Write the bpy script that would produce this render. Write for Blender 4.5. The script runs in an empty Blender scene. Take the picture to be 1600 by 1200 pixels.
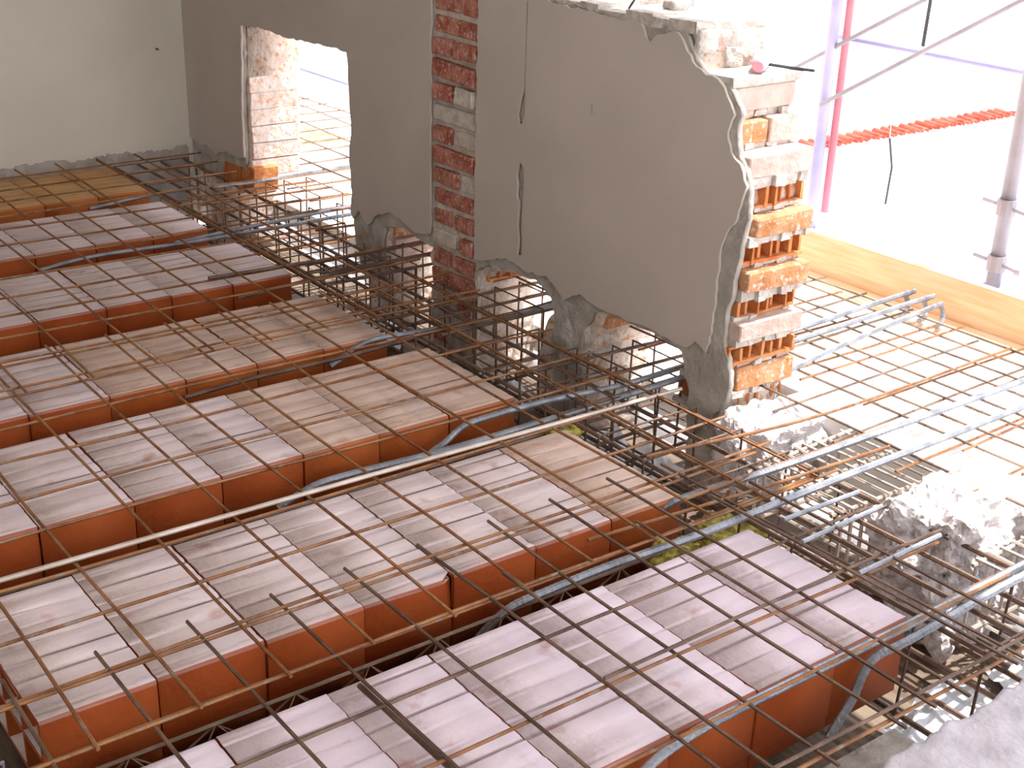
import bpy, bmesh, math, random
from mathutils import Vector, Matrix, noise
random.seed(7)
sc = bpy.context.scene
C = sc.collection
# ------------------------------------------------------------------ camera
CAM = Vector((-1.884, -1.235, 1.359))
R_ = Vector((0.8012, -0.5977, 0.0294)); U_ = Vector((0.2125, 0.3301, 0.9197)); W_ = Vector((0.5594, 0.7306, -0.3916))
R_.normalize(); W_.normalize(); U_ = R_.cross(W_).normalized(); R_ = W_.cross(U_).normalized()
cd = bpy.data.cameras.new('camera'); cam = bpy.data.objects.new('camera', cd); C.objects.link(cam)
cd.sensor_width = 36; cd.lens = 2078.3 / 1600 * 36; cd.clip_start = 0.05; cd.clip_end = 300
cam.matrix_world = Matrix(((R_.x, U_.x, -W_.x, CAM.x), (R_.y, U_.y, -W_.y, CAM.y), (R_.z, U_.z, -W_.z, CAM.z), (0, 0, 0, 1)))
sc.camera = cam
# ------------------------------------------------------------------ world, sun, exposure
w = bpy.data.worlds.new('world'); sc.world = w; w.use_nodes = True
bg = w.node_tree.nodes['Background']; bg.inputs[0].default_value = (0.91, 0.93, 1.0, 1); bg.inputs[1].default_value = 2.6
sd = bpy.data.lights.new('sun', 'SUN'); sd.energy = 7.0; sd.angle = math.radians(0.8); sd.color = (1.0, 0.96, 0.90)
sun = bpy.data.objects.new('sun', sd); C.objects.link(sun)
el, az = math.radians(70), math.radians(-24)
sdir = Vector((math.cos(el) * math.cos(az), math.cos(el) * math.sin(az), math.sin(el)))
sun.rotation_euler = sdir.to_track_quat('Z', 'Y').to_euler()
vs = sc.view_settings
vs.view_transform = 'Standard'; vs.look = 'None'; vs.gamma = 1.0; vs.exposure = 0.22; vs.use_curve_mapping = False

# ------------------------------------------------------------------ materials
def rgb(c): return (c[0], c[1], c[2], 1)
def mat(name, c1, c2=None, scale=8, rough=.8, bump=0, bscale=30, metal=0, c3=None, stretch=None, detail=6, fac=(.35, .65)):
    m = bpy.data.materials.new(name); m.use_nodes = True; nt = m.node_tree; N = nt.nodes; L = nt.links
    b = N['Principled BSDF']; b.inputs['Specular IOR Level'].default_value = .5 if metal else .22; b.inputs['Roughness'].default_value = rough; b.inputs['Metallic'].default_value = metal
    if c2 is None: b.inputs['Base Color'].default_value = rgb(c1)
    tc = N.new('ShaderNodeTexCoord'); src = tc.outputs['Object']
    geo = N.new('ShaderNodeNewGeometry')
    mp = N.new('ShaderNodeMapping'); L.new(geo.outputs['Position'], mp.inputs[0])
    if stretch: mp.inputs['Scale'].default_value = stretch
    src = mp.outputs[0]
    if c2 is not None:
        n = N.new('ShaderNodeTexNoise'); n.inputs['Scale'].default_value = scale; n.inputs['Detail'].default_value = detail; L.new(src, n.inputs['Vector'])
        cr = N.new('ShaderNodeValToRGB'); cr.color_ramp.elements[0].position = fac[0]; cr.color_ramp.elements[1].position = fac[1]
        cr.color_ramp.elements[0].color = rgb(c1); cr.color_ramp.elements[1].color = rgb(c2); L.new(n.outputs[0], cr.inputs[0]); col = cr.outputs[0]
        if c3 is not None:
            n2 = N.new('ShaderNodeTexNoise'); n2.inputs['Scale'].default_value = scale * 3.3; n2.inputs['Detail'].default_value = 4; L.new(src, n2.inputs['Vector'])
            r2 = N.new('ShaderNodeValToRGB'); r2.color_ramp.elements[0].position = .55; r2.color_ramp.elements[1].position = .68; L.new(n2.outputs[0], r2.inputs[0])
            mx = N.new('ShaderNodeMix'); mx.data_type = 'RGBA'; L.new(r2.outputs[0], mx.inputs[0]); L.new(col, mx.inputs[6]); mx.inputs[7].default_value = rgb(c3); col = mx.outputs[2]
        L.new(col, b.inputs['Base Color'])
    if bump:
        nb = N.new('ShaderNodeTexNoise'); nb.inputs['Scale'].default_value = bscale; nb.inputs['Detail'].default_value = 5; L.new(src, nb.inputs['Vector'])
        bp = N.new('ShaderNodeBump'); bp.inputs['Strength'].default_value = bump; bp.inputs['Distance'].default_value = .01
        L.new(nb.outputs[0], bp.inputs['Height']); L.new(bp.outputs[0], b.inputs['Normal'])
    return m
def clay_mat(name, side1, side2, dust1, dust2):
    """fired clay with pale cement dust lying on the upward faces"""
    m = mat(name, side1, side2, 5, .75, .25, 60); nt = m.node_tree; N = nt.nodes; L = nt.links
    b = N['Principled BSDF']; base = b.inputs['Base Color'].links[0].from_socket
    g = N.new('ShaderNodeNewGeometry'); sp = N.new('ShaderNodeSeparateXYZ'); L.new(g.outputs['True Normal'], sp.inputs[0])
    oi = N.new('ShaderNodeObjectInfo')
    # dust tint: streaks along the block, and a step from one block to the next
    mp = N.new('ShaderNodeMapping'); mp.inputs['Scale'].default_value = (2.2, 15, 2.2); L.new(g.outputs['Position'], mp.inputs[0])
    n = N.new('ShaderNodeTexNoise'); n.inputs['Scale'].default_value = 1.6; n.inputs['Detail'].default_value = 5; L.new(mp.outputs[0], n.inputs['Vector'])
    ad = N.new('ShaderNodeMath'); ad.operation = 'MULTIPLY_ADD'; L.new(oi.outputs['Random'], ad.inputs[0]); ad.inputs[1].default_value = .05; ad.inputs[2].default_value = -.025
    a2 = N.new('ShaderNodeMath'); a2.operation = 'ADD'; L.new(n.outputs[0], a2.inputs[0]); L.new(ad.outputs[0], a2.inputs[1])
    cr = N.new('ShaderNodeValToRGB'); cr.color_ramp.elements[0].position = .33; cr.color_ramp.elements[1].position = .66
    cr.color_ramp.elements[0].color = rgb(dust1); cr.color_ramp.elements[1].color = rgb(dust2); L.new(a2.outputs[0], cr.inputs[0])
    # dust rubbed off in small patches
    n3 = N.new('ShaderNodeTexNoise'); n3.inputs['Scale'].default_value = 14; n3.inputs['Detail'].default_value = 6; L.new(g.outputs['Position'], n3.inputs['Vector'])
    r3 = N.new('ShaderNodeValToRGB'); r3.color_ramp.elements[0].position = .62; r3.color_ramp.elements[1].position = .75
    r3.color_ramp.elements[0].color = (1, 1, 1, 1); r3.color_ramp.elements[1].color = (.45, .45, .45, 1); L.new(n3.outputs[0], r3.inputs[0])
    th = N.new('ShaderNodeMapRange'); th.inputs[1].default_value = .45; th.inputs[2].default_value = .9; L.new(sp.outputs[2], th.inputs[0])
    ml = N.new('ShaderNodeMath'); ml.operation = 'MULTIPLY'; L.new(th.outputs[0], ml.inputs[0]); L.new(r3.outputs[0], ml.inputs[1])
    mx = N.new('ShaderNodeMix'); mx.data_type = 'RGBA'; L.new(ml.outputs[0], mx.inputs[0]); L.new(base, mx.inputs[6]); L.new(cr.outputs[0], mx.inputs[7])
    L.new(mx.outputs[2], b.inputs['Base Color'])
    return m
M = {}
M['plaster'] = mat('wall_plaster', (.47, .415, .37), (.52, .46, .415), 3, .9, .08, 25)
M['plaster_back'] = mat('back_wall_plaster', (.62, .585, .51), (.69, .65, .57), 2, .9, .08, 25)
M['undercoat'] = mat('grey_undercoat', (.34, .31, .28), (.48, .44, .40), 18, .95, .6, 60)
M['rubble'] = mat('rubble_masonry', (.62, .50, .42), (.80, .72, .66), 16, .95, .8, 50, c3=(.62, .30, .14))
M['concrete'] = mat('rough_concrete', (.36, .33, .29), (.60, .56, .52), 22, .95, 1.0, 45)
M['pale_concrete'] = mat('pale_concrete', (.42, .385, .42), (.56, .52, .57), 14, .95, .7, 40)
M['stump'] = mat('pitted_concrete', (.42, .38, .36), (.76, .72, .74), 40, .95, 1.0, 60, fac=(.34, .50))
M['screed'] = mat('white_dusty_floor', (.82, .80, .78), (.90, .89, .88), 4, .9, .1, 20)
M['mortar'] = mat('mortar', (.44, .39, .35), (.62, .57, .53), 30, .95, .7, 80)
M['jamb'] = mat('mortar_smeared_brick', (.74, .60, .52), (.82, .74, .70), 14, .95, .9, 40, c3=(.72, .44, .28))
M['mortar_old'] = mat('old_mortar', (.46, .40, .35), (.62, .55, .49), 30, .95, .7, 80)
M['red_brick'] = mat('red_brick', (.30, .08, .05), (.50, .21, .16), 26, .85, .6, 70, c3=(.52, .42, .36))
M['orange_brick'] = mat('orange_brick', (.44, .18, .07), (.56, .30, .16), 20, .85, .5, 60, c3=(.62, .50, .44))
M['pink_brick'] = mat('pink_brick', (.50, .36, .31), (.62, .48, .43), 20, .85, .5, 60)
M['dark_orange'] = mat('deep_orange_brick', (.50, .16, .05), (.66, .30, .12), 20, .85, .5, 60)
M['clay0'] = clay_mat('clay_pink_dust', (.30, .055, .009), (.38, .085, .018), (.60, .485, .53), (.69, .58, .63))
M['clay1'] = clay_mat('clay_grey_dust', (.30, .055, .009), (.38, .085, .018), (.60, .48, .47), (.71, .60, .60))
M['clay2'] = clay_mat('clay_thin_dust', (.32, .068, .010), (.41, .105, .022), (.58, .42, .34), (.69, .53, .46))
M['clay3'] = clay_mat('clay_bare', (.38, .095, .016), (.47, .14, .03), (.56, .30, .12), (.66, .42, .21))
M['joist'] = mat('joist_clay', (.26, .07, .03), (.36, .12, .06), 9, .8, .3, 40)
M['rust'] = mat('rusty_wire', (.17, .06, .018), (.33, .145, .05), 12, .6, .3, 200, metal=.1, c3=(.24, .18, .13))
M['rust_dark'] = mat('brown_wire', (.085, .045, .03), (.20, .12, .08), 12, .5, .3, 200, metal=.3)
M['rust_grey'] = mat('grey_brown_wire', (.13, .08, .055), (.26, .19, .14), 12, .5, .2, 200, metal=.45)
M['lit_bar'] = mat('lit_pale_bar', (.42, .34, .28), (.60, .52, .46), 10, .4, .2, 200, metal=.3)  # light falling on the bars is put into this pale colour
M['steel'] = mat('blue_grey_steel', (.19, .20, .225), (.34, .355, .40), 18, .34, .3, 200, metal=.4)
M['dark_rebar'] = mat('dark_rebar', (.10, .06, .045), (.22, .13, .09), 14, .6, .3, 200, metal=.3)
M['orange_wood'] = mat('orange_formwork_wood', (.72, .46, .27), (.80, .58, .40), 5, .7, .15, 20, stretch=(6, 1, 12))
M['grey_wood'] = mat('grey_formwork_wood', (.14, .10, .075), (.26, .20, .15), 5, .85, .3, 20, stretch=(8, 1, 8))
M['white_wood'] = mat('white_deck', (.80, .80, .83), (.88, .88, .92), 4, .8)
M['lilac'] = mat('lilac_tube', (.34, .34, .62), (.44, .44, .70), 6, .4)
M['red_tube'] = mat('red_tube', (.50, .16, .20), (.60, .22, .26), 6, .45)
M['grey_tube'] = mat('zinc_tube', (.26, .24, .27), (.36, .33, .36), 7, .45, .1, 60, metal=.3)
M['dark'] = mat('dark_steel', (.05, .05, .06), (.10, .10, .12), 10, .5)
M['facade'] = mat('white_facade', (.86, .86, .85), (.92, .92, .91), 1, .9)
M['tile'] = mat('red_roof_tile', (.40, .05, .03), (.55, .12, .08), 3, .8)
M['ground'] = mat('pale_ground', (.80, .79, .77), (.90, .89, .88), .3, .95)
M['film'] = mat('light_patch_white', (.72, .78, .86), (.86, .88, .92), 9, .25)
M['yellow'] = mat('yellow_scrap', (.16, .13, .03), (.62, .55, .12), 40, .7, .4, 60)
M['can_white'] = mat('can_white', (.86, .84, .84), (.90, .88, .88), 5, .3)
M['can_pink'] = mat('can_pink', (.90, .30, .38), (.92, .36, .42), 5, .35)
M['ceiling'] = mat('ceiling_plaster', (.50, .46, .42), (.56, .52, .47), 3, .95)

# ------------------------------------------------------------------ mesh helpers
def finish(bm, name, m, parent=None, smooth=False):
    me = bpy.data.meshes.new(name); bm.normal_update(); bm.to_mesh(me); bm.free()
    if smooth:
        for p in me.polygons: p.use_smooth = True
    me.materials.append(m)
    return link(name, me, parent)
def link(name, me, parent=None):
    o = bpy.data.objects.new(name, me); C.objects.link(o)
    if parent is not None: o.parent = parent
    return o
def thing(o, label, cat, group=None):
    o['label'] = label; o['category'] = cat
    if group: o['group'] = group
    return o
def empty(name, label, cat, loc=(0, 0, 0), group=None):
    o = bpy.data.objects.new(name, None); C.objects.link(o); o.location = loc
    return thing(o, label, cat, group)
def part(bm, name, m, root, smooth=False):
    o = finish(bm, name, m, root, smooth)
    if root is not None: o.location = -Vector(root.location)
    return o
def box(bm, x0, x1, y0, y1, z0, z1, jit=0, rnd=random):
    v = []
    for z in (z0, z1):
        for x, y in ((x0, y0), (x1, y0), (x1, y1), (x0, y1)):
            v.append(bm.verts.new((x + rnd.uniform(-jit, jit), y + rnd.uniform(-jit, jit), z + rnd.uniform(-jit, jit))))
    for f in ((3, 2, 1, 0), (4, 5, 6, 7), (0, 1, 5, 4), (1, 2, 6, 5), (2, 3, 7, 6), (3, 0, 4, 7)): bm.faces.new([v[i] for i in f])
    return v
def tube(bm, pts, r, n=6, cap=True, rfun=None):
    pts = [Vector(p) for p in pts]; rings = []
    t0 = (pts[1] - pts[0]).normalized(); a = Vector((0, 0, 1)) if abs(t0.z) < .9 else Vector((1, 0, 0))
    nrm = t0.cross(a).normalized()
    for i, p in enumerate(pts):
        if i == 0: t = pts[1] - pts[0]
        elif i == len(pts) - 1: t = pts[-1] - pts[-2]
        else: t = (pts[i + 1] - pts[i]).normalized() + (pts[i] - pts[i - 1]).normalized()
        t.normalize(); nrm = (nrm - t * nrm.dot(t)).normalized(); b = t.cross(nrm)
        rr = r if rfun is None else rfun(i)
        rings.append([bm.verts.new(p + (nrm * math.cos(2 * math.pi * k / n) + b * math.sin(2 * math.pi * k / n)) * rr) for k in range(n)])
    for i in range(len(rings) - 1):
        for k in range(n): bm.faces.new((rings[i][k], rings[i][(k + 1) % n], rings[i + 1][(k + 1) % n], rings[i + 1][k]))
    if cap: bm.faces.new(rings[0][::-1]); bm.faces.new(rings[-1])
def resample(pts, step):
    """Catmull-Rom through pts, resampled every step"""
    P = [Vector(p) for p in pts]; P = [P[0] * 2 - P[1]] + P + [P[-1] * 2 - P[-2]]; out = []
    for i in range(1, len(P) - 2):
        a, b, c, d = P[i - 1:i + 3]; n = max(1, int((c - b).length / step))
        for k in range(n):
            t = k / n; out.append(.5 * ((2 * b) + (c - a) * t + (2 * a - 5 * b + 4 * c - d) * t * t + (3 * b - a - 3 * c + d) * t ** 3))
    out.append(P[-2]); return out
def rebar(pts, r, name, m, label, cat='steel bar', group=None, step=.007):
    """deformed bar: ribs every second ring"""
    bm = bmesh.new(); q = resample(pts, step)
    tube(bm, q, r, 7, True, lambda i: r * (1.0 if i % 2 else 1.07))
    o = finish(bm, name, m, None, False); return thing(o, label, cat, group)
def jag(pts, amp, step=.02, seed=0, skip=None):
    rn = random.Random(seed); out = []
    n = len(pts)
    for i in range(n):
        a = Vector(pts[i]); b = Vector(pts[(i + 1) % n]); d = b - a
        out.append(tuple(a))
        if skip and skip(a, b): continue
        k = int(d.length / step)
        if k < 2: continue
        nv = Vector((-d.y, d.x)).normalized()
        for j in range(1, k):
            p = a + d * (j / k) + nv * rn.uniform(-amp, amp); out.append(tuple(p))
    return out
def plate(name, outer, holes, x0, x1, m, parent=None, skip_jag=None, bevel=0):
    """outline in (Y,Z), extruded from X=x0 to X=x1"""
    cu = bpy.data.curves.new(name, 'CURVE'); cu.dimensions = '2D'; cu.fill_mode = 'BOTH'
    for loop in [outer] + holes:
        s = cu.splines.new('POLY'); s.points.add(len(loop) - 1); s.use_cyclic_u = True
        for p, q in zip(s.points, loop): p.co = (q[0], q[1], 0, 1)
    cu.extrude = abs(x1 - x0) / 2
    t = bpy.data.objects.new('tmp', cu); C.objects.link(t)
    dg = bpy.context.evaluated_depsgraph_get(); me = bpy.data.meshes.new_from_object(t.evaluated_get(dg))
    bpy.data.objects.remove(t); bpy.data.curves.remove(cu)
    xm = (x0 + x1) / 2
    for v in me.vertices: v.co = Vector((xm + v.co.z, v.co.x, v.co.y))
    bm = bmesh.new(); bm.from_mesh(me); bmesh.ops.remove_doubles(bm, verts=bm.verts, dist=1e-5)
    bmesh.ops.recalc_face_normals(bm, faces=bm.faces); bm.to_mesh(me); bm.free()
    me.name = name; me.materials.clear(); me.materials.append(m)
    return link(name, me, parent)
def lump(c, s, sub, amp, freq, seed, boxy=.5):
    bm = bmesh.new(); bmesh.ops.create_icosphere(bm, subdivisions=sub, radius=1)
    for v in bm.verts:
        p = v.co.normalized(); mxx = max(abs(p.x), abs(p.y), abs(p.z)); q = p.lerp(p / mxx, boxy)
        q = Vector((q.x * s[0], q.y * s[1], q.z * s[2]))
        n = noise.fractal(q * freq + Vector((seed, seed * 2, 0)), 1.0, 2.0, 5)
        v.co = Vector(c) + q + p * n * amp
    return bm

# ------------------------------------------------------------------ room shell
XW = .40; XB = .65; YB = 4.05; ZC = 2.5
def struct(o): o['kind'] = 'structure'; return o
bm = bmesh.new(); box(bm, -4.2, .415, YB, YB + .25, -.35, ZC); wb = struct(finish(bm, 'wall_back', M['plaster_back']))
bm = bmesh.new(); box(bm, -4.3, -4.2, -3.5, YB + .25, -.35, ZC); struct(finish(bm, 'wall_left', M['plaster_back']))
bm = bmesh.new(); box(bm, -4.3, .3, -3.6, -3.5, -.35, .9); struct(finish(bm, 'wall_near_added', M['plaster_back']))  # unseen wall, put in and kept low to shape the indoor light
bm = bmesh.new(); box(bm, -4.3, .98, -3.5, YB + .25, ZC, ZC + .2); struct(finish(bm, 'ceiling', M['ceiling']))
# foot of the back wall: ragged grey render
def band(y, x0, x1, z0, z1, seed):
    rn = random.Random(seed); up = []; x = x0
    while x < x1: up.append((x, z1 + .012 * noise.noise(Vector((x * 6, 0, 0))) + rn.uniform(-.006, .008))); x += rn.uniform(.008, .02)
    bm = bmesh.new(); pr = None
    for x, z in up:
        a = bm.verts.new((x, y, z0)); b = bm.verts.new((x, y - rn.uniform(0, .003), z)); c = bm.verts.new((x, y + .02, z))
        if pr: bm.faces.new((pr[0], a, b, pr[1])); bm.faces.new((pr[1], b, c, pr[2]))
        pr = (a, b, c)
    return bm
part(band(YB - .006, -4.1, .40, -.3, .035, 3), 'render_base', M['undercoat'], wb)

# the dividing wall, outlines in (Y, Z)
op_b = [(3.80, -.30), (3.74, -.02), (3.62, .0), (3.539, .03)]
core = [(YB + .25, -.30), (3.80, -.30), (3.76, .0), (3.55, .0), (3.539, .089), (3.534, .33), (3.515, .456), (3.509, .599), (3.375, .612), (3.175, .603), (2.984, .611), (2.805, .617), (2.719, .615),
        (2.708, .557), (2.703, .472), (2.694, .365), (2.711, .251), (2.693, .142), (2.705, .07), (2.691, -.043), (2.64, -.093), (2.62, -.30),
        (2.50, -.30), (2.498, -.049), (2.518, .014), (2.496, .067), (2.375, .089), (2.30, .075), (2.228, .066), (2.247, .035), (2.201, -.044), (2.185, -.30),
        (1.965, -.30), (1.971, -.083), (1.972, -.041), (1.951, .049), (1.892, .091), (1.762, .103), (1.668, .11), (1.605, .08), (1.593, .034), (1.63, -.017), (1.654, -.127), (1.665, -.30),
        (1.44, -.30), (1.421, -.047), (1.403, .017), (1.388, .069), (1.363, .105), (1.296, .108), (1.217, .105), (1.167, .112), (1.091, .101), (1.054, .096), (1.038, .056), (1.013, .002), (1.018, -.073), (1.01, -.144), (1.0, -.30),
        (.90, -.30), (.905, .02), (.93, .12), (.955, .30), (.93, .50), (.95, .62), (.985, .70), (1.02, .785), (1.06, .81), (1.085, .80), (1.09, .905), (1.135, .907), (1.272, .907), (1.309, .915), (1.369, .911), (1.509, .913), (1.617, .913),
        (1.70, .93), (1.78, 1.2), (1.95, 1.5), (2.1, ZC), (YB + .25, ZC)]
skipj = lambda a, b: (abs(a[1] - b[1]) < .01 and (a[1] > 2 or a[1] < -.25)) or max(a[0], b[0]) > 4
wr = struct(plate('wall_right', jag(core, .005, .02, 5, skipj), [], .428, XB, M['rubble']))
# grey undercoat layer, a little larger than the plaster
und_r = [(1.965, -.05), (1.972, .06), (1.90, .10), (1.762, .112), (1.66, .118), (1.59, .085), (1.57, .03), (1.56, -.30), (1.50, -.30), (1.44, .03), (1.40, .10), (1.363, .112), (1.296, .115), (1.217, .112), (1.167, .118), (1.091, .108), (1.045, .10), (1.03, .056), (1.005, .002), (1.01, -.073), (1.0, -.12),
         (.925, -.05), (.875, .03), (.872, .10), (.90, .165), (.905, .24), (.89, .30), (.885, .37), (.875, .44), (.862, .50), (.866, .56), (.885, .61), (.915, .655), (.925, .70), (.915, .735), (.935, .765), (.965, .797), (1.035, .812), (1.078, .838), (1.10, .87), (1.125, .904), (1.272, .905), (1.309, .912), (1.369, .908), (1.509, .911), (1.617, .911), (1.70, .93), (1.78, 1.2), (1.95, 1.5), (1.965, 1.6)]
plate('undercoat', jag(und_r, .004, .015, 8), [], .411, .428, M['undercoat'], wr)
und_l = [(2.205, 1.7), (2.205, .075), (2.30, .08), (2.375, .095), (2.50, .073), (2.524, .014), (2.52, -.12), (2.66, -.12), (2.70, -.03), (2.712, .07), (2.70, .142), (2.717, .251), (2.70, .365), (2.709, .472), (2.714, .557), (2.723, .622), (2.805, .624), (2.984, .618), (3.175, .61), (3.375, .619), (3.516, .606), (3.522, .456), (3.54, .33), (3.546, .089), (3.56, .045), (3.75, .03), (3.80, -.06), (YB, -.06), (YB, ZC), (2.205, ZC)]
plate('undercoat', jag(und_l, .003, .02, 9, skipj), [], .411, .428, M['undercoat'], wr)
pl_r = [(1.965, .10), (1.90, .115), (1.80, .15), (1.70, .135), (1.60, .15), (1.52, .10), (1.45, .14), (1.38, .125), (1.30, .125), (1.20, .13), (1.10, .125), (1.03, .12), (.99, .15), (.95, .13), (.937, .221), (.934, .306), (.935, .388), (.924, .439), (.889, .496), (.879, .545), (.869, .578), (.896, .626), (.93, .649), (.946, .692), (.929, .736), (.945, .76), (.97, .793), (.993, .808), (1.036, .812), (1.082, .835), (1.121, .882), (1.14, .897), (1.20, .885), (1.24, .86), (1.272, .90),
        (1.309, .905), (1.369, .90), (1.509, .905), (1.617, .906), (1.70, .925), (1.78, 1.2), (1.95, 1.5), (1.965, 1.6)]
plate('plaster', jag(pl_r, .004, .015, 11), [[(1.722, .40), (1.727, .44), (1.745, .455), (1.760, .41), (1.752, .385), (1.756, .35), (1.742, .33), (1.748, .26), (1.738, .22), (1.744, .175), (1.722, .18), (1.726, .30)], [(1.728, .60), (1.731, .64), (1.731, .90), (1.738, .90), (1.739, .66), (1.752, .63), (1.764, .585), (1.755, .56), (1.738, .565)]], XW, .411, M['plaster'], wr)
pl_l = [(2.21, 1.7), (2.21, .12), (2.30, .10), (2.375, .12), (2.46, .13), (2.54, .10), (2.60, .05), (2.66, .09), (2.695, .05), (2.71, .07), (2.698, .142), (2.715, .251), (2.698, .365), (2.707, .472), (2.712, .557), (2.721, .62), (2.805, .622), (2.984, .616), (3.175, .608), (3.375, .617), (3.514, .604), (3.520, .456), (3.538, .33), (3.544, .089), (3.60, .075), (3.70, .085), (3.80, .05), (3.88, .075), (3.95, .06), (YB, .08), (YB, ZC), (2.21, ZC)]
plate('plaster', jag(pl_l, .004, .02, 12, skipj), [], XW, .411, M['plaster'], wr)
# narrow plaster pilaster strip left of the crack
None

def brick_mesh(name, sx, sy, sz, seed, slots=0):
    """slots: broken hollow brick, vertical fins on its -Y end"""
    rn = random.Random(seed); bm = bmesh.new()
    if not slots:
        bmesh.ops.create_cube(bm, size=1)
        for v in bm.verts: v.co = Vector((v.co.x * sx, v.co.y * sy, v.co.z * sz)) + Vector([rn.uniform(-.003, .003) for _ in range(3)])
        bmesh.ops.bevel(bm, geom=list(bm.edges), offset=.003, segments=1, affect='EDGES')
        bmesh.ops.triangulate(bm, faces=[f for f in bm.faces if len(f.verts) > 4])
    else:
        box(bm, -sx / 2, sx / 2, -sy / 2 + .045, sy / 2, -sz / 2, sz / 2, .002, rn)
        x = -sx / 2; n = slots
        for i in range(n):
            wd = .006; xx = -sx / 2 + (sx - wd) * i / (n - 1)
            box(bm, xx, xx + wd + rn.uniform(0, .005), -sy / 2 + rn.uniform(0, .022), -sy / 2 + .05, -sz / 2, sz / 2 - rn.uniform(0, .012), .0015, rn)
        box(bm, -sx / 2, sx / 2, -sy / 2 + .012, -sy / 2 + .05, sz / 2 - .007, sz / 2, .002, rn)
        box(bm, -sx / 2, sx / 2, -sy / 2 + .006, -sy / 2 + .05, -sz / 2, -sz / 2 + .007, .002, rn)
    return bm
# exposed red brick strip
BH = .066; z = -.24; i = 0; rn = random.Random(4)
bm = bmesh.new(); box(bm, .418, .430, 1.962, 2.212, -.29, 1.75); part(bm, 'mortar_bed', M['mortar_old'], wr)
while z < 1.1:
    wds = [.24] if i % 2 else [.125, .115]
    if rn.random() < .2: wds = [.09, .15]
    y = 1.962 + (rn.uniform(0, .01))
    for wd in wds:
        pr = rn.uniform(-.006, .012)
        bm = brick_mesh('brick', .10, wd - .012 - rn.uniform(0, .012), .053 - rn.uniform(0, .006), rn.random())
        o = finish(bm, 'brick', M['red_brick'] if rn.random() < .72 else M['mortar_old'], wr); o.location = (.405 + .05 - pr + .002, y + wd / 2, z + BH / 2)
        o.rotation_euler = (rn.uniform(-.03, .03), 0, rn.uniform(-.04, .04)); y += wd
    z += BH; i += 1
# stub: courses of the broken wall end (Y of the end, top, bottom, left X, kind)
ST = [(.967, .792, .726, .442, 's'), (.945, .713, .651, .44, 'ss'), (.889, .645, .583, .425, 'p'), (.905, .561, .503, .445, 'h'), (.866, .497, .442, .452, 'o'), (.885, .427, .367, .430, 'h'),
      (.860, .363, .305, .435, 'o'), (.891, .282, .229, .445, 'h'), (.861, .230, .177, .43, 'p'), (.877, .164, .110, .415, 'h'), (.875, .102, .039, .448, 'o'), (.896, .023, -.044, .46, 'h')]
rn = random.Random(21)
for j, (ye, zt, zb, xl, kd) in enumerate(ST):
    dpt = .20; yc = ye + dpt / 2; h = (zt - zb) * .93; zc = (zt + zb) / 2
    if kd == 'ss':
        spans = [(xl, .535, M['orange_brick'], 0), (.55, XB, M['pink_brick'], 0)]
    else:
        spans = [(xl, XB, {'s': M['pink_brick'], 'p': M['pink_brick'], 'o': M['orange_brick'], 'h': M['dark_orange']}[kd], 7 if kd == 'h' else 0)]
    for xa, xb, mm, sl in spans:
        o = finish(brick_mesh('brick', xb - xa, dpt, h, rn.random(), sl), 'brick', mm, wr)
        o.location = ((xa + xb) / 2, yc, zc); o.rotation_euler = (rn.uniform(-.02, .02), rn.uniform(-.02, .02), rn.uniform(-.03, .03))
        if sl: o['label'] = 'broken hollow brick showing its fins'
    bm = bmesh.new(); zt2 = zb; zb2 = ST[j + 1][1] if j + 1 < len(ST) else zb - .01
    x = .432
    while x < XB - .01:
        w2 = rn.uniform(.02, .05); x2 = min(XB - .002, x + w2)
        box(bm, x, x2, ye + rn.uniform(-.004, .022), ye + .19, min(zb2, zt2 - .006) - .002, zt2 + .004, .003, rn); x = x2
    part(bm, 'mortar_joint', M['mortar'], wr)
# top chunk rubble stones and ledge
for k in range(9):
    y = 1.092 + rn.uniform(-.006, .01); bmx = lump((0, 0, 0), (.026 + rn.random() * .012, .012, .018 + rn.random() * .01), 3, .008, 30, k * 3.1, .8)
    o = finish(bmx, 'rubble_stone', M['mortar'] if k % 3 else M['pink_brick'], wr); o.location = (.45 + .045 * (k % 5), y, .835 + .045 * (k // 5)); 
bm = bmesh.new(); box(bm, .415, .655, .955, 1.09, .792, .812, .004, rn); part(bm, 'mortar_ledge', M['mortar'], wr)
bm = bmesh.new()
y = 1.09
while y < 1.72:
    y2 = y + rn.uniform(.05, .12); box(bm, .41, .655, y, y2, .895, .918 + rn.uniform(-.004, .008), .005, rn); y = y2
part(bm, 'mortar_cap', M['mortar'], wr)
# jamb of the opening: rough courses, and sill bricks
for k in range(9):
    bm = brick_mesh('brick', .21, .05, .064, 60 + k); o = finish(bm, 'brick', M['jamb'], wr); o.location = (.535 + rn.uniform(-.006, .006), 3.548 + rn.uniform(-.006, .006), .045 + k * .066)
for k in range(5):
    bm = brick_mesh('brick', .11, .055, .10, 80 + k, 0); o = finish(bm, 'brick', M['dark_orange'], wr); o.location = (.47, 3.52 + k * .062, .0 + rn.uniform(-.01, .005))
# brick and mortar inside the low holes
for (ya, zz, mm, sl) in ((1.392, .078, M['orange_brick'], 0), (1.945, .055, M['dark_orange'], 6), (2.505, .055, M['orange_brick'], 0), (2.505, -.01, M['pink_brick'], 0)):
    bm = brick_mesh('brick', .20, .07, .055, ya, sl); o = finish(bm, 'brick', mm, wr); o.location = (.545, ya + .02, zz)
bm = bmesh.new(); box(bm, .397, .404, 1.433, 1.441, .645, .672); part(bm, 'wall_plug', M['undercoat'], wr)
bm = bmesh.new(); tube(bm, [(.28, YB + .01, .449), (.28, YB - .02, .449)], .004, 6); part(bm, 'nail', M['dark'], wb)
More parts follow.
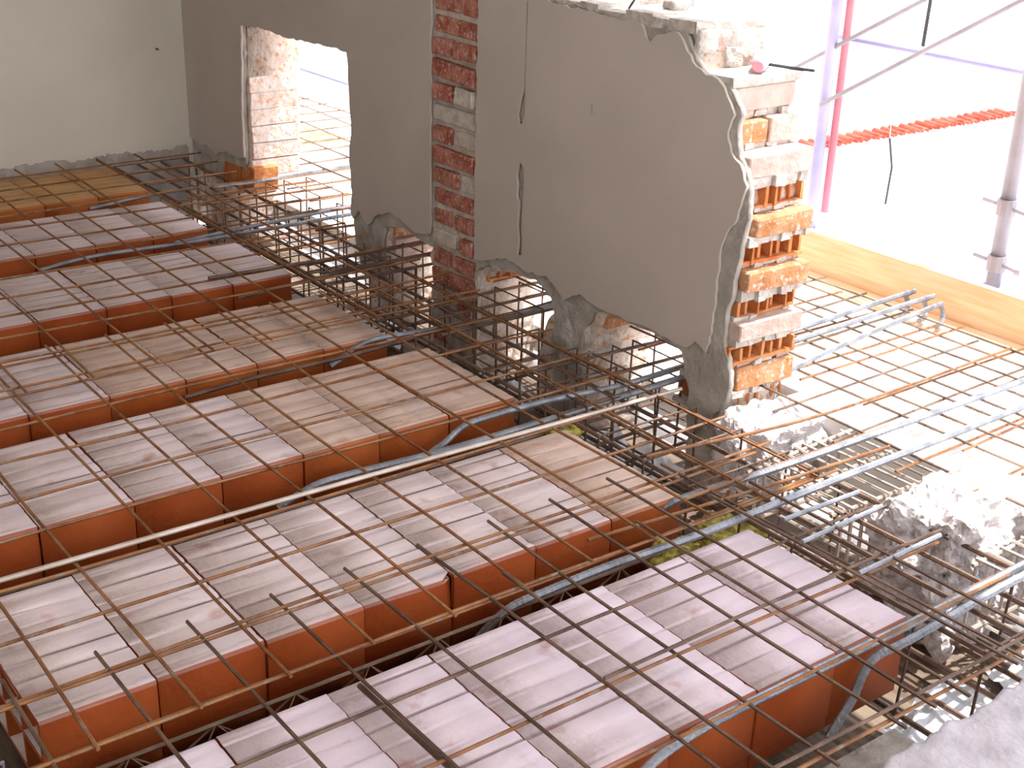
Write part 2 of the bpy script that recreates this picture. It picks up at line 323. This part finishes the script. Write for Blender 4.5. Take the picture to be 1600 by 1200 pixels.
# rough concrete at the pier feet
for (c, s, sd_) in (((.52, 1.49, -.10), (.115, .065, .185), 2), ((.54, .96, -.12), (.12, .055, .17), 3), ((.53, 2.07, -.17), (.11, .08, .10), 5)):
    part(lump(c, s, 4, .03, 9, sd_, .7), 'concrete_foot', M['concrete'], wr, True)
part(lump((.475, .775, -.085), (.12, .09, .10), 5, .035, 16, 8, .5), 'concrete_foot', M['stump'], wr, False)

# ------------------------------------------------------------------ floor outside, formwork, deck
bm = bmesh.new(); box(bm, .60, 1.33, -1.2, .85, -.22, 0); box(bm, .66, 1.33, .85, 1.0, -.22, 0); box(bm, 1.08, 1.33, 1.0, 6.5, -.22, 0); box(bm, .66, 1.08, 1.0, 6.5, -.26, -.17); struct(finish(bm, 'floor', M['screed']))
soff = empty('formwork_soffit', 'grey wooden formwork boards under the beam cage along the wall', 'formwork')
for k in range(5):
    bm = bmesh.new(); box(bm, -.04 + k * .155, -.04 + k * .155 + .15, -1.2, 4.0, -.34, -.305 + rn.uniform(-.002, .002)); part(bm, 'board', M['grey_wood'] if k < 4 else M['white_wood'], soff)
for k in range(14):  # dark boards added below the block rows to keep the void dark
    bm = bmesh.new(); box(bm, -4.15 + k * .293, -4.15 + k * .293 + .289, -1.6, 4.0, -.34, -.305); part(bm, 'board', M['grey_wood'], soff)
bm = bmesh.new(); box(bm, -1.5, .0, -.9, -.02, -.304, -.235); thing(finish(bm, 'concrete_strip', M['concrete']), 'rough grey concrete strip at the bottom of the gap beside the nearest block row', 'concrete')
fb = empty('formwork_edge', 'orange formwork boards edging the sunlit floor outside', 'formwork')
bm = bmesh.new(); box(bm, 1.335, 1.50, -1.2, 3.4, -.06, -.012); part(bm, 'board', M['orange_wood'], fb)
bm = bmesh.new(); box(bm, 1.502, 1.53, -1.2, 3.4, -.15, .12); part(bm, 'board', M['orange_wood'], fb)
for k, (yy, xa, xb) in enumerate(((4.19, .95, 1.20), (4.05, .93, 1.16), (3.95, .88, 1.12))):
    bm = bmesh.new(); box(bm, xa, xb, yy, yy + .035, 0, .022, .002)
    thing(finish(bm, 'batten', M['orange_wood']), ['farthest', 'middle', 'nearest'][k] + ' of three orange wooden strips on the floor seen through the tall opening', 'wooden strip', 'wooden strips beyond the opening')
dk = empty('scaffold_deck', 'white scaffold deck planks outside behind the orange formwork', 'scaffold deck')
for k in range(3):
    bm = bmesh.new(); box(bm, 1.56 + k * .26, 1.56 + k * .26 + .25, -1.0, 6.5, -.03, .01); part(bm, 'plank', M['white_wood'], dk)
bm = bmesh.new(); tube(bm, [(1.76, 6, .03), (1.76, -1.0, .03)], .018, 10); thing(finish(bm, 'shadow_line_tube', M['lilac'], smooth=True), 'pale blue tube for the toe-board shadow line along the scaffold deck', 'tube')  # tube tinted to draw the bluish shadow of the toe-board

# foreground slab
def slab():
    bm = bmesh.new(); rnn = random.Random(9); nx, ny = 120, 28; x0, x1, y1 = -1.1, 1.2, -.9; g = []
    for i in range(nx + 1):
        x = x0 + (x1 - x0) * i / nx; e = -.245 + .018 * noise.noise(Vector((x * 9, 0, 3))) + rnn.uniform(-.006, .006) - max(0, -.35 - x) * .25; col = []
        for j in range(ny + 1):
            y = e + (y1 - e) * (j / ny) ** 1.5
            z = .012 + .005 * noise.fractal(Vector((x * 14, y * 14, 0)), 1, 2, 4) - (.012 if j == 0 else 0)
            col.append(bm.verts.new((x, y, z)))
        g.append(col)
    for i in range(nx):
        for j in range(ny): bm.faces.new((g[i][j], g[i][j + 1], g[i + 1][j + 1], g[i + 1][j]))
    lo = [[bm.verts.new((c[j].co.x, c[j].co.y + (.012 * rnn.random() if j == 0 else 0), -.30 if dz else -.12)) for c in g] for j, dz in ((0, 0), (0, 1))]
    for i in range(nx):
        bm.faces.new((g[i][0], g[i + 1][0], lo[0][i + 1], lo[0][i])); bm.faces.new((lo[0][i], lo[0][i + 1], lo[1][i + 1], lo[1][i]))
    return bm
thing(finish(slab(), 'concrete_slab', M['pale_concrete'], smooth=True), 'pale lilac-grey rough concrete slab at the bottom right of the photo', 'concrete slab')
# stump of a removed pier
st = lump((.485, .225, -.13), (.165, .115, .17), 6, .05, 14, 4, .72)
for v in st.verts:
    if v.co.z > .045: v.co.z = .045 + (v.co.z - .045) * .35
    v.co += Vector((noise.noise(v.co * 60), noise.noise(v.co * 60 + Vector((9, 0, 0))), noise.noise(v.co * 60 + Vector((0, 9, 0))))) * .005
thing(finish(st, 'concrete_stump', M['stump'], smooth=False), 'broken pale concrete stump standing alone among the bars on the right', 'concrete stump')

# ------------------------------------------------------------------ rows of hollow clay blocks
DX = [.0136, .0001, .0104, -.029, 0, -.0078, .0189]; DY = [-.0006, .0009, .0246, -.0202, .0024, .0082, -.0153]
BWID, BLEN, BHGT = .412, .2, .165
def block_mesh(seed):
    rn = random.Random(seed); top = []; n = 8; w_ = BWID
    prof = [(0, -.135), (.003, -.137), (.003, -BHGT), (w_ - .003, -BHGT), (w_ - .003, -.137), (w_, -.135)]
    prof += [(w_, -.006), (w_ - .004, 0)]
    for k in range(n):
        a = w_ * (1 - (k + .5) / n)
        prof += [(a + .009, 0), (a + .004, -.0014), (a - .004, -.0014), (a - .009, 0)]
    prof += [(.004, 0), (0, -.006)]
    holes = []
    for r in range(2):
        for c in range(4):
            y0 = .012 + c * .0995; y1 = y0 + .0885; z1 = -.012 - r * .077; z0 = z1 - .066
            if r == 1 and False: pass
            holes.append([(y0, z0), (y0, z1), (y1, z1), (y1, z0)])
    o = plate('clay_block', prof, holes, -BLEN + .0008, -.0004, M['clay0']); me = o.data; bpy.data.objects.remove(o)
    for v in me.vertices:
        v.co.x += rn.uniform(-.0005, .0005); v.co.z += rn.uniform(-.0005, .0005)
    me.materials.clear(); return me
def with_mat(me, m): c = me.copy(); c.materials.append(m); return c
base_blocks = [block_mesh(s) for s in range(3)]
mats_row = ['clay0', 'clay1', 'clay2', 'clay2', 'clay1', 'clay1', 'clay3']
ord_ = ['nearest row of hollow clay floor blocks, pale pink on top',
        'second row of hollow clay floor blocks from the camera',
        'third row of hollow clay floor blocks from the camera',
        'fourth row of hollow clay floor blocks, in the middle of the floor',
        'third row of hollow clay floor blocks from the back wall',
        'second row of hollow clay floor blocks from the back wall',
        'orange-topped row of hollow clay floor blocks along the foot of the back wall']
nblk = [7, 7, 12, 14, 15, 17, 18]
rn = random.Random(33)
row_me = {}
for k in range(7):
    y0 = k * .6 + DY[k]; x0 = DX[k]
    root = empty('block_row', ord_[k], 'floor blocks', (x0, y0, 0))
    for i in range(nblk[k]):
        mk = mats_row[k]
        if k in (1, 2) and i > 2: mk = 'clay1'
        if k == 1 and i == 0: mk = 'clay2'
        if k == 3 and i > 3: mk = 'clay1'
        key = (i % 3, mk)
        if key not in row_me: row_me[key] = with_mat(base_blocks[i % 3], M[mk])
        me_ = row_me[key]
        if k == 1 and i == 3:
            me_ = me_.copy()
            for v in me_.vertices:
                if v.co.x > -.01 and v.co.y < .012 and v.co.z > -.02: v.co.x -= .022; v.co.z -= .006
        o = link('clay_block', me_, root)
        if k == 1 and i == 3: o['label'] = 'clay block with a chipped corner'
        o.location = (-i * BLEN * 1.011 + rn.uniform(-.0015, .0005), rn.uniform(-.0025, .0025), rn.uniform(-.0015, .001)); o.rotation_euler = (rn.uniform(-.002, .002), rn.uniform(-.004, .004), rn.uniform(-.005, .005))
# prefabricated joists in the gaps
jl = ['joist in the gap between the nearest and the second block row', 'joist in the gap between the second and third block rows', 'joist in the gap between the third and fourth block rows',
      'joist in the gap just behind the middle block row', 'joist in the gap between the third and second block rows from the back wall', 'joist in the gap nearest the back wall, before the orange-topped blocks']
for k in range(6):
    yc = k * .6 + .505; xl = [-1.7, -1.5, -2.5, -3, -3.2, -3.5][k]
    root = empty('floor_joist', 'lattice ' + jl[k], 'joist', (0, yc, -.165))
    bm = bmesh.new(); box(bm, xl, .02, yc - .075, yc + .075, -.20, -.148); part(bm, 'clay_base', M['joist'], root)
    zt = -.055
    bm = bmesh.new(); tube(bm, [(xl, yc, zt), (.10, yc, zt)], .004); part(bm, 'top_chord', M['rust_grey'], root)
    for s in (-1, 1):
        bm = bmesh.new(); tube(bm, [(xl, yc + s * .04, -.14), (.14, yc + s * .04, -.14)], .004); part(bm, 'bottom_chord', M['rust'], root)
        pts = []; x = xl + .02; t = 0
        while x < .1: pts.append((x, yc + (s * .04 if t % 2 == 0 else 0), -.14 if t % 2 == 0 else zt)); x += .075; t += 1
        bm = bmesh.new(); tube(bm, pts, .0025, 5); part(bm, 'lattice_rod', M['rust_grey'], root)

# ------------------------------------------------------------------ welded wire meshes
def wire_mesh(label, ys, xs, xr, yr, z, m, m2, seed, tilt=0, r=.0036, jit=.004):
    """xs: positions of wires running along Y; ys: of wires running along X"""
    rn = random.Random(seed); root = empty('wire_mesh', label, 'wire mesh', (xr[0], yr[0], z), None)
    def run(a, b, zz, mm):
        bm = bmesh.new(); L_ = (Vector(b) - Vector(a)).length; n = max(2, int(L_ / .25)); pts = []
        ph = rn.uniform(0, 10)
        for i in range(n + 1):
            p = Vector(a).lerp(Vector(b), i / n); d = (Vector(b) - Vector(a)).normalized()
            p += Vector((-d.y, d.x, 0)) * .003 * math.sin(ph + i * 1.3) + Vector((0, 0, zz + .004 * math.sin(ph * 2 + i * .9)))
            pts.append(p)
        tube(bm, pts, r, 5); part(bm, 'wire', mm, root)
    for y in ys: run((xr[0], y + rn.uniform(-jit, jit), 0), (xr[1] + rn.uniform(-.01, .01), y + tilt + rn.uniform(-jit, jit), 0), z, m2 if rn.random() < .5 else m)
    for x in xs: run((x + rn.uniform(-jit, jit), yr[0] + rn.uniform(-.006, .006), 0), (x + rn.uniform(-jit, jit), yr[1] + rn.uniform(-.006, .006), 0), z + .0052, m)
R, G = M['rust'], M['rust_grey']
wire_mesh('nearest sheet of wire mesh, covering the nearest row of floor blocks', [-.205, -.045, .12, .29, .452, .622], [-2.09 + .1625 * i for i in range(14)], (-2.3, .26), (-.235, .690), .030, M['rust_dark'], R, 1)
wire_mesh('short strip of wire mesh over the right half of the nearest block row', [-.19, .135], [-.565, -.227, -.012, .10], (-.62, .28), (-.24, .50), .040, M['rust_dark'], M['rust_dark'], 2)
wire_mesh('large middle sheet of rusty wire mesh over the second, third and fourth block rows', [.45, .632, .792, .968, 1.14, 1.30, 1.49, 1.66, 1.84, 2.02], [-3.17 + .1632 * i for i in range(22)], (-3.3, .33), (.435, 2.10), .034, R, R, 3)
wire_mesh('rear sheet of rusty wire mesh over the block rows by the back wall', [1.863, 2.03, 2.20, 2.36, 2.52, 2.685, 2.85, 3.02, 3.19, 3.36, 3.53, 3.70, 3.87], [-3.8 + .1632 * i for i in range(25)] + [-.048], (-3.9, .36), (1.80, 3.95), .044, R, R, 4)
wire_mesh('sheet of thin wire mesh on the sunlit floor outside, nearer the wall', [-.45, -.28, -.12, .05, .215, .385, .566, .76, .92, 1.09, 1.26, 1.43, 1.6, 1.77, 1.94], [.548, .715, .898, 1.083, 1.265], (.46, 1.34), (-.5, 2.05), .024, G, R, 5, tilt=.02)
wire_mesh('second sheet of thin wire mesh outside, laid over the first by the orange board', [.02, .19, .355, .52, .64, .848, 1.02, 1.19, 1.36, 1.53, 1.70, 1.87, 2.04], [.775, .946, 1.13, 1.31], (.66, 1.37), (-.1, 2.2), .036, G, R, 6, tilt=.02)
wire_mesh('wire mesh on the floor seen through the tall opening in the wall', [2.2 + .17 * i for i in range(18)], [.70, .87, 1.04, 1.21, 1.32], (.42, 1.36), (2.15, 5.2), .03, G, R, 7)
rebar([(-1.52, .99, .046), (-.6, .972, .05), (.34, .965, .042)], .005, 'steel_bar', M['lit_bar'], 'long thin bar coloured as lit along the far edge of the second block row', group=None, step=.05)

# ------------------------------------------------------------------ thick ribbed bars
T = .008
S = M['steel']
rebar([(-.60, .53, -.115), (-.577, .517, -.08), (-.539, .497, -.04), (-.465, .478, -.02), (-.317, .470, -.01), (-.107, .424, .02), (.255, .40, .046), (.976, .402, .05), (1.36, .41, .05)], .0085, 'steel_bar', S, 'thick grey ribbed bar in the gap right behind the nearest block row')
rebar([(-.10, .65, -.10), (-.075, .625, -.05), (-.04, .60, -.015), (.01, .582, .003), (.154, .53, .034), (.377, .503, .05), (1.12, .498, .052), (1.37, .50, .052)], .0085, 'steel_bar', S, 'thick grey bar starting by the right end of the second block row, running outside')
rebar([(-.76, -.04, -.055), (-.71, -.038, -.025), (-.655, -.035, -.0), (-.59, -.033, .012), (-.50, -.031, .016), (-.394, -.03, .016), (-.057, -.030, .016), (.334, -.036, .03), (.9, -.04, .05)], .0085, 'steel_bar', S, 'thick ribbed bar along the near edge of the nearest block row, tip curving down')
rebar([(-.22, -.035, -.15), (-.195, -.035, -.12), (-.165, -.034, -.085), (-.145, -.034, -.04), (-.115, -.037, -.012), (-.03, -.052, .005), (.292, -.066, .036), (.9, -.08, .04)], .0085, 'steel_bar', S, 'thick ribbed bar bent down beside the right end of the nearest block row')
hook = lambda x, y, z: [(x, y, z), (x + .028, y + .001, z - .006), (x + .040, y - .002, z - .025), (x + .036, y - .008, z - .045), (x + .012, y - .02, z - .052), (x - .02, y - .028, z - .052)]
rebar([(-.70, 1.155, -.075), (-.65, 1.15, -.052), (-.597, 1.145, -.036), (-.50, 1.14, -.033), (-.265, 1.12, -.03), (.01, 1.10, -.016), (.219, 1.08, .0), (.443, 1.055, .02)] + hook(1.37, 1.03, .065), .0078, 'steel_bar', M['steel'], 'grey bar behind the second block row, passing under the wall to the middle hook')
rebar([(-.275, 1.18, -.06), (-.235, 1.175, -.040), (-.199, 1.175, -.018), (-.146, 1.17, -.003), (.056, 1.16, .003), (.274, 1.14, .0), (.468, 1.11, .02)] + hook(1.36, 1.09, .065), .0078, 'steel_bar', M['steel'], 'grey bar from the right end of the third block row to the farthest hook outside')
rebar([(.66, .895, .045), (1.0, .94, .055)] + hook(1.38, .975, .062), .0078, 'steel_bar', M['steel'], 'bar on the floor outside ending in the nearest of three hooks')
rebar([(-.22, 1.765, -.05), (-.18, 1.765, -.031), (-.138, 1.765, -.012), (-.066, 1.765, .001), (.119, 1.75, -.003), (.488, 1.72, 0), (1.1, 1.70, .05)], .0078, 'steel_bar', M['steel'], 'green-grey bar with bent tip beside the right end of the fourth block row')
rebar([(-.66, 1.74, -.03), (-.458, 1.735, -.018), (-.149, 1.73, -.014), (.146, 1.735, 0), (.5, 1.74, .0), (1.1, 1.76, .05)], .006, 'steel_bar', M['dark_rebar'], 'dark bar along the gap between the third and fourth block rows')
rebar([(-.30, 2.36, .05), (-.057, 2.36, .045), (.226, 2.37, .035), (.551, 2.39, .028)], .006, 'steel_bar', M['dark_rebar'], 'dark bar behind the fourth block row, pointing at the small hole beside the tall opening')
rebar([(-.22, 2.335, -.02), (.161, 2.32, .005), (.509, 2.325, .01)], .006, 'steel_bar', M['dark_rebar'], 'dark bar crossing the beam cage just before the small hole by the tall opening')
rebar([(-.62, 2.95, -.035), (-.43, 2.95, -.018), (-.053, 2.915, -.012), (.493, 2.87, .01), (1.1, 2.83, .03)], .007, 'steel_bar', M['steel'], 'blue-grey bar from the second-last gap out through the tall opening')
rebar([(-.14, 2.99, -.03), (.146, 2.945, .0), (.465, 2.92, .02), (1.1, 2.90, .03)], .007, 'steel_bar', M['steel'], 'shorter blue-grey bar beside the long one crossing the foot of the tall opening')
rebar([(-.23, 3.55, -.03), (.067, 3.54, -.006), (.424, 3.495, 0.0), (.799, 3.427, .03), (1.2, 3.40, .03)], .007, 'steel_bar', M['steel'], 'blue-grey bar from the gap nearest the back wall out through the tall opening')
rebar([(-.955, .37, .022), (-.945, .05, .020), (-.935, -.22, .022)], .0052, 'steel_bar', M['rust_dark'], 'dark thicker bar under the mesh, doubling a wire shadow across the nearest block row', step=.05)  # dark bar repeats a mesh wire together with its heavy shadow
# short white bars across the beam near the stump
for a, b, lb in (((-.0, .112, .045), (.25, .112, .05), 'short bright bar across the beam gap, next to the pink block row corner'), ((.0, .256, .045), (.25, .26, .05), 'short bright bar across the beam gap, ending below the concrete stump top'),
                 ((.03, .335, .05), (.26, .33, .05), 'short bright bar across the beam gap beside the far side of the stump')):
    rebar([a, b], .0052, 'steel_bar', M['steel'], lb)
rebar([(-.05, .54, .03), (.25, .53, .04), (.6, .52, .045)], .004, 'steel_bar', M['rust'], 'thin orange-rusted bar between the two thick bars right of the second block row', step=.05)
rebar([(-.3, .56, .0), (.15, .47, .04), (.5, .44, .05)], .004, 'steel_bar', M['rust'], 'thin orange-rusted bar crossing below the yellow scraps', step=.05)
rebar([(.0, .72, .045), (.5, .64, .055), (1.3, .66, .05)], .004, 'steel_bar', M['rust'], 'thin orange-rusted bar passing in front of the concrete foot of the wall end', step=.05)

# ------------------------------------------------------------------ beam cages
def cage_y(label, x0, x1, y0, y1, z0, z1, nlong, step, m, seed, group=None):
    rn = random.Random(seed); root = empty('rebar_cage', label, 'rebar cage', (x0, y0, z0), group)
    for k in range(nlong):
        x = x0 + (x1 - x0) * k / (nlong - 1)
        for z, rr in ((z1, .0055), (z0, .006)):
            bm = bmesh.new(); tube(bm, resample([(x + rn.uniform(-.006, .006), y0, z), (x + rn.uniform(-.008, .008), (y0 + y1) / 2, z + rn.uniform(-.008, .004)), (x, y1, z)], .3), rr, 6); part(bm, 'long_bar', m, root)
    y = y0 + .05
    while y < y1:
        a, b = x0 - .012, x1 + .012; zz0, zz1 = z0 - .01, z1 + .01; t = rn.uniform(-.012, .012)
        bm = bmesh.new(); tube(bm, [(a, y, zz0), (a, y + t, zz1), (b, y + t, zz1), (b, y, zz0), (a, y + .004, zz0)], .0035, 5); part(bm, 'stirrup', m, root); y += step * rn.uniform(.85, 1.15)
def cage_x(label, y0, y1, x0, x1, z0, z1, step, m, seed, group=None, rs=.0036):
    rn = random.Random(seed); root = empty('rebar_cage', label, 'rebar cage', (x0, y0, z0), group)
    for y in (y0, (y0 + y1) / 2, y1):
        for z in (z0, z1):
            bm = bmesh.new(); tube(bm, [(x0, y + rn.uniform(-.01, .01), z), (x1, y + rn.uniform(-.01, .01), z + rn.uniform(-.01, .01))], .005, 6); part(bm, 'long_bar', m, root)
    x = x0 + .02
    while x < x1:
        a, b = y0 - .012, y1 + .012; t = rn.uniform(-.006, .006); u = rn.uniform(-.006, .006)
        bm = bmesh.new(); tube(bm, [(x, a, z0 - .008), (x + t, a, z1 + .008), (x + t + u, b, z1 + .008), (x + u, b, z0 - .008), (x, a + .004, z0 - .008)], rs, 5); part(bm, 'stirrup', m, root); x += step * rn.uniform(.85, 1.15)
cage_y('long beam cage of rusty bars and stirrups along the wall, between block rows and wall', .045, .345, -.20, 4.0, -.235, -.005, 4, .16, M['dark_rebar'], 1)
cage_y('beam cage at the left ends of the block rows, bottom left corner of the photo', -1.80, -1.50, -.3, 1.12, -.22, -.02, 3, .14, M['steel'], 2)
cage_x('cage of closely spaced stirrups between the wall end and the concrete stump', .36, .62, .22, .60, -.16, -.012, .036, M['lit_bar'], 3, rs=.0052)
cage_x('cage of closely spaced stirrups right of the concrete stump', -.33, .05, .30, .60, -.16, -.012, .04, M['lit_bar'], 4, rs=.0052)
cage_x('dark cage in the low wall hole nearest the broken wall end', 1.08, 1.34, .10, .65, -.20, .0, .085, M['dark_rebar'], 5)
cage_x('dark cage passing through the low hole right of the red brick strip', 1.70, 1.92, .10, .65, -.20, .0, .085, M['dark_rebar'], 6)
cage_x('dark cage passing through the small hole between opening and red brick strip', 2.26, 2.46, .08, .65, -.20, .0, .09, M['dark_rebar'], 7)
cage_x('cage in the foot of the tall opening, its side near the red brick strip', 2.78, 3.02, .30, .65, -.20, .0, .10, M['dark_rebar'], 8)
cage_x('cage in the foot of the tall opening, its side near the back wall', 3.16, 3.42, .10, .65, -.18, .0, .10, M['rust'], 9)

# ------------------------------------------------------------------ scraps and small things
def film(c, sx, sy, seed, label):  # pale sheets added where light shows as white-blue patches under the beam
    bm = bmesh.new(); n = 22; g = []
    for i in range(n + 1):
        col = []
        for j in range(n + 1):
            x = (i / n - .5) * sx; y = (j / n - .5) * sy; p = Vector((x * 9 + seed, y * 9, seed))
            col.append(bm.verts.new((c[0] + x + .02 * noise.noise(p * 1.4), c[1] + y + .02 * noise.noise(p * 1.7 + Vector((5, 0, 0))), c[2] + .055 * abs(noise.noise(p)) + .02 * noise.noise(p * 3))))
        g.append(col)
    for i in range(n):
        for j in range(n): bm.faces.new((g[i][j], g[i + 1][j], g[i + 1][j + 1], g[i][j + 1]))
    thing(finish(bm, 'light_patch_film', M['film'], smooth=False), label, 'plastic film')
film((.16, -.09, -.28), .28, .26, 1, 'pale film added as light patch under the bars beside the nearest block row corner')
film((.22, .60, -.28), .30, .30, 2, 'pale film added as light patch under the cage in front of the wall end foot')
film((.30, 1.22, -.28), .34, .36, 3, 'pale film added as light patch under the hole nearest the wall end')
film((.26, 1.80, -.28), .34, .32, 4, 'pale film added as light patch under the hole right of the red brick strip')
film((.24, 2.45, -.28), .36, .34, 5, 'pale film added as light patch near the foot of the tall opening')
film((.52, -.12, -.28), .30, .3, 6, 'pale film added as light patch under the stirrups right of the stump')
for c, s, sd_, lb in (((.055, .50, -.075), (.08, .05, .045), 1, 'yellow-green scrap in the gap at the end of the second block row'), ((-.10, .51, -.085), (.06, .035, .04), 2, 'yellow-green scrap farther into the gap behind the nearest block row'), ((.06, 1.09, -.07), (.06, .04, .045), 3, 'yellow-green scrap at the end of the gap between second and third block rows')):
    thing(finish(lump(c, s, 4, .03, 22, sd_, .2), 'insulation_scrap', M['yellow'], smooth=False), lb, 'scrap')
# can lying on the ledge
can = empty('spray_can', 'white and pink spray can lying on the broken wall end', 'spray can', (.55, 1.0, .835))
ax = Vector((-.80, -.58, -.06)).normalized(); P0 = Vector((.55, 1.00, .836))
bm = bmesh.new(); tube(bm, [P0 + ax * t for t in (-.075, -.068, .02, .024)], .019, 20, True, lambda i: [.014, .019, .019, .016][i]); part(bm, 'body', M['can_white'], can, False)
bm = bmesh.new(); tube(bm, [P0 + ax * t for t in (.022, .026, .048, .052)], .014, 20, True, lambda i: [.0155, .0165, .0155, .012][i]); part(bm, 'cap', M['can_pink'], can, False)
bm = bmesh.new(); tube(bm, [(.60, 1.065, .822), (.64, .985, .818), (.66, .925, .818)], .004, 6); thing(finish(bm, 'steel_rod', M['dark']), 'short dark rod lying on the top of the broken wall end', 'rod')
thing(finish(lump((.54, 1.30, .935), (.03, .025, .018), 3, .015, 30, 4, .4), 'mortar_lump', M['undercoat'], smooth=True), 'grey mortar lump lying on the top edge of the wall', 'rubble')
bm = bmesh.new(); tube(bm, [(.45, 1.375, .92), (.455, 1.36, .945), (.50, 1.33, .985)], .003, 5); thing(finish(bm, 'steel_wire', M['dark']), 'short dark wire sticking up from the top of the wall', 'wire')

# ------------------------------------------------------------------ scaffolding
def pole(name, pts, r, m, label, cat='scaffold pole', clamps=(), mc=None):
    root = empty(name, label, cat, pts[0]); bm = bmesh.new(); tube(bm, pts, r, 14); part(bm, 'tube', m, root, True)
    for (x, y, z) in clamps:
        bm = bmesh.new(); tube(bm, [(x, y, z - .025), (x, y, z + .025)], r * 1.35, 12); tube(bm, [(x, y, z), (x - .02, y - .085, z - .004)], .006, 6); tube(bm, [(x, y, z), (x - .02, y + .075, z + .012)], .007, 6)
        tube(bm, [(x - .02, y - .08, z - .004), (x - .02, y - .10, z - .004)], .012, 8); part(bm, 'clamp', mc or m, root)
    return root
pole('scaffold_pole', [(1.75, 1.03, .01), (1.75, 1.03, 3.2)], .024, M['grey_tube'], 'grey scaffold pole with clamps at the right edge of the photo', clamps=[(1.75, 1.03, .12), (1.75, 1.03, .30)], mc=M['grey_tube'])
pole('scaffold_pole', [(1.75, 1.79, .01), (1.75, 1.79, 3.2)], .020, M['lilac'], 'pale lilac scaffold pole standing next to the red pole')
pole('scaffold_pole', [(1.79, 1.765, .10), (1.79, 1.765, 3.2)], .014, M['red_tube'], 'red scaffold pole right behind the pale lilac one')
pole('scaffold_pole', [(1.9, 2.62, .01), (1.9, 2.62, 3.0)], .016, M['lilac'], 'thin pale pole seen just above the top of the broken wall')
pole('scaffold_brace', [(1.75, 1.99, .553), (1.75, -.02, 1.72)], .0075, M['grey_tube'], 'upper diagonal brace rising to the right between the scaffold poles', 'scaffold brace')
pole('scaffold_brace', [(1.72, 1.783, .485), (1.72, -.02, 1.585)], .0075, M['grey_tube'], 'lower diagonal brace rising to the right between the scaffold poles', 'scaffold brace')
pole('scaffold_ledger', [(1.80, 1.80, .705), (1.80, -.5, .68)], .009, M['lilac'], 'faint pale horizontal tube behind the two diagonal braces', 'scaffold tube')
pole('hanging_rod', [(1.73, 1.395, 1.3), (1.73, 1.409, .733)], .006, M['dark'], 'dark thin rod hanging at the top edge between the scaffold braces', 'rod')
pole('hanging_cable', [(1.83, 1.56, .40), (1.85, 1.55, .30), (1.85, 1.555, .17)], .004, M['dark'], 'short dark cable piece hanging below the red tile edge', 'cable')

bm = bmesh.new(); tube(bm, [(1.81, 1.56, .69), (1.83, 1.56, .39)], .0015, 5); o = finish(bm, 'cord', M['white_wood'], bpy.data.objects['hanging_cable']); o.location = -Vector(bpy.data.objects['hanging_cable'].location)
# ------------------------------------------------------------------ neighbouring building and ground
nb = empty('building', 'overexposed white neighbouring building with a red tiled wall top', 'building', (10, 12, -9))
bm = bmesh.new(); box(bm, 8.0, 19.0, 12.0, 18, -9, -3.12); part(bm, 'wall', M['facade'], nb)
def tile_me():
    bm = bmesh.new(); n = 8; a = []
    for e, (y, r) in enumerate(((-.18, .075), (.18, .06))):
        for rr in (r, r - .014):
            a.append([bm.verts.new((math.cos(math.pi * k / n) * rr, y, math.sin(math.pi * k / n) * rr)) for k in range(n + 1)])
    for k in range(n):
        bm.faces.new((a[0][k], a[0][k + 1], a[2][k + 1], a[2][k])); bm.faces.new((a[1][k], a[3][k], a[3][k + 1], a[1][k + 1])); bm.faces.new((a[0][k], a[1][k], a[1][k + 1], a[0][k + 1])); bm.faces.new((a[2][k], a[2][k + 1], a[3][k + 1], a[3][k]))
    me = bpy.data.meshes.new('roof_tile'); bm.to_mesh(me); bm.free(); me.materials.append(M['tile']); return me
tm = tile_me(); rn = random.Random(2)
for i in range(50):
    o = link('roof_tile', tm, nb); o.location = (8.1 + i * .218 - 10, 12.02 - 12 + rn.uniform(-.02, .02), -3.10 + 9 + rn.uniform(-.01, .01)); o.rotation_euler = (.12, 0, rn.uniform(-.05, .05))
    o = link('roof_tile', tm, nb); o.location = (8.209 + i * .218 - 10, 12.05 - 12, -3.07 + 9); o.rotation_euler = (.12, math.pi, rn.uniform(-.05, .05))
bm = bmesh.new(); box(bm, -60, 90, -60, 90, -9.3, -9); struct(finish(bm, 'ground', M['ground']))
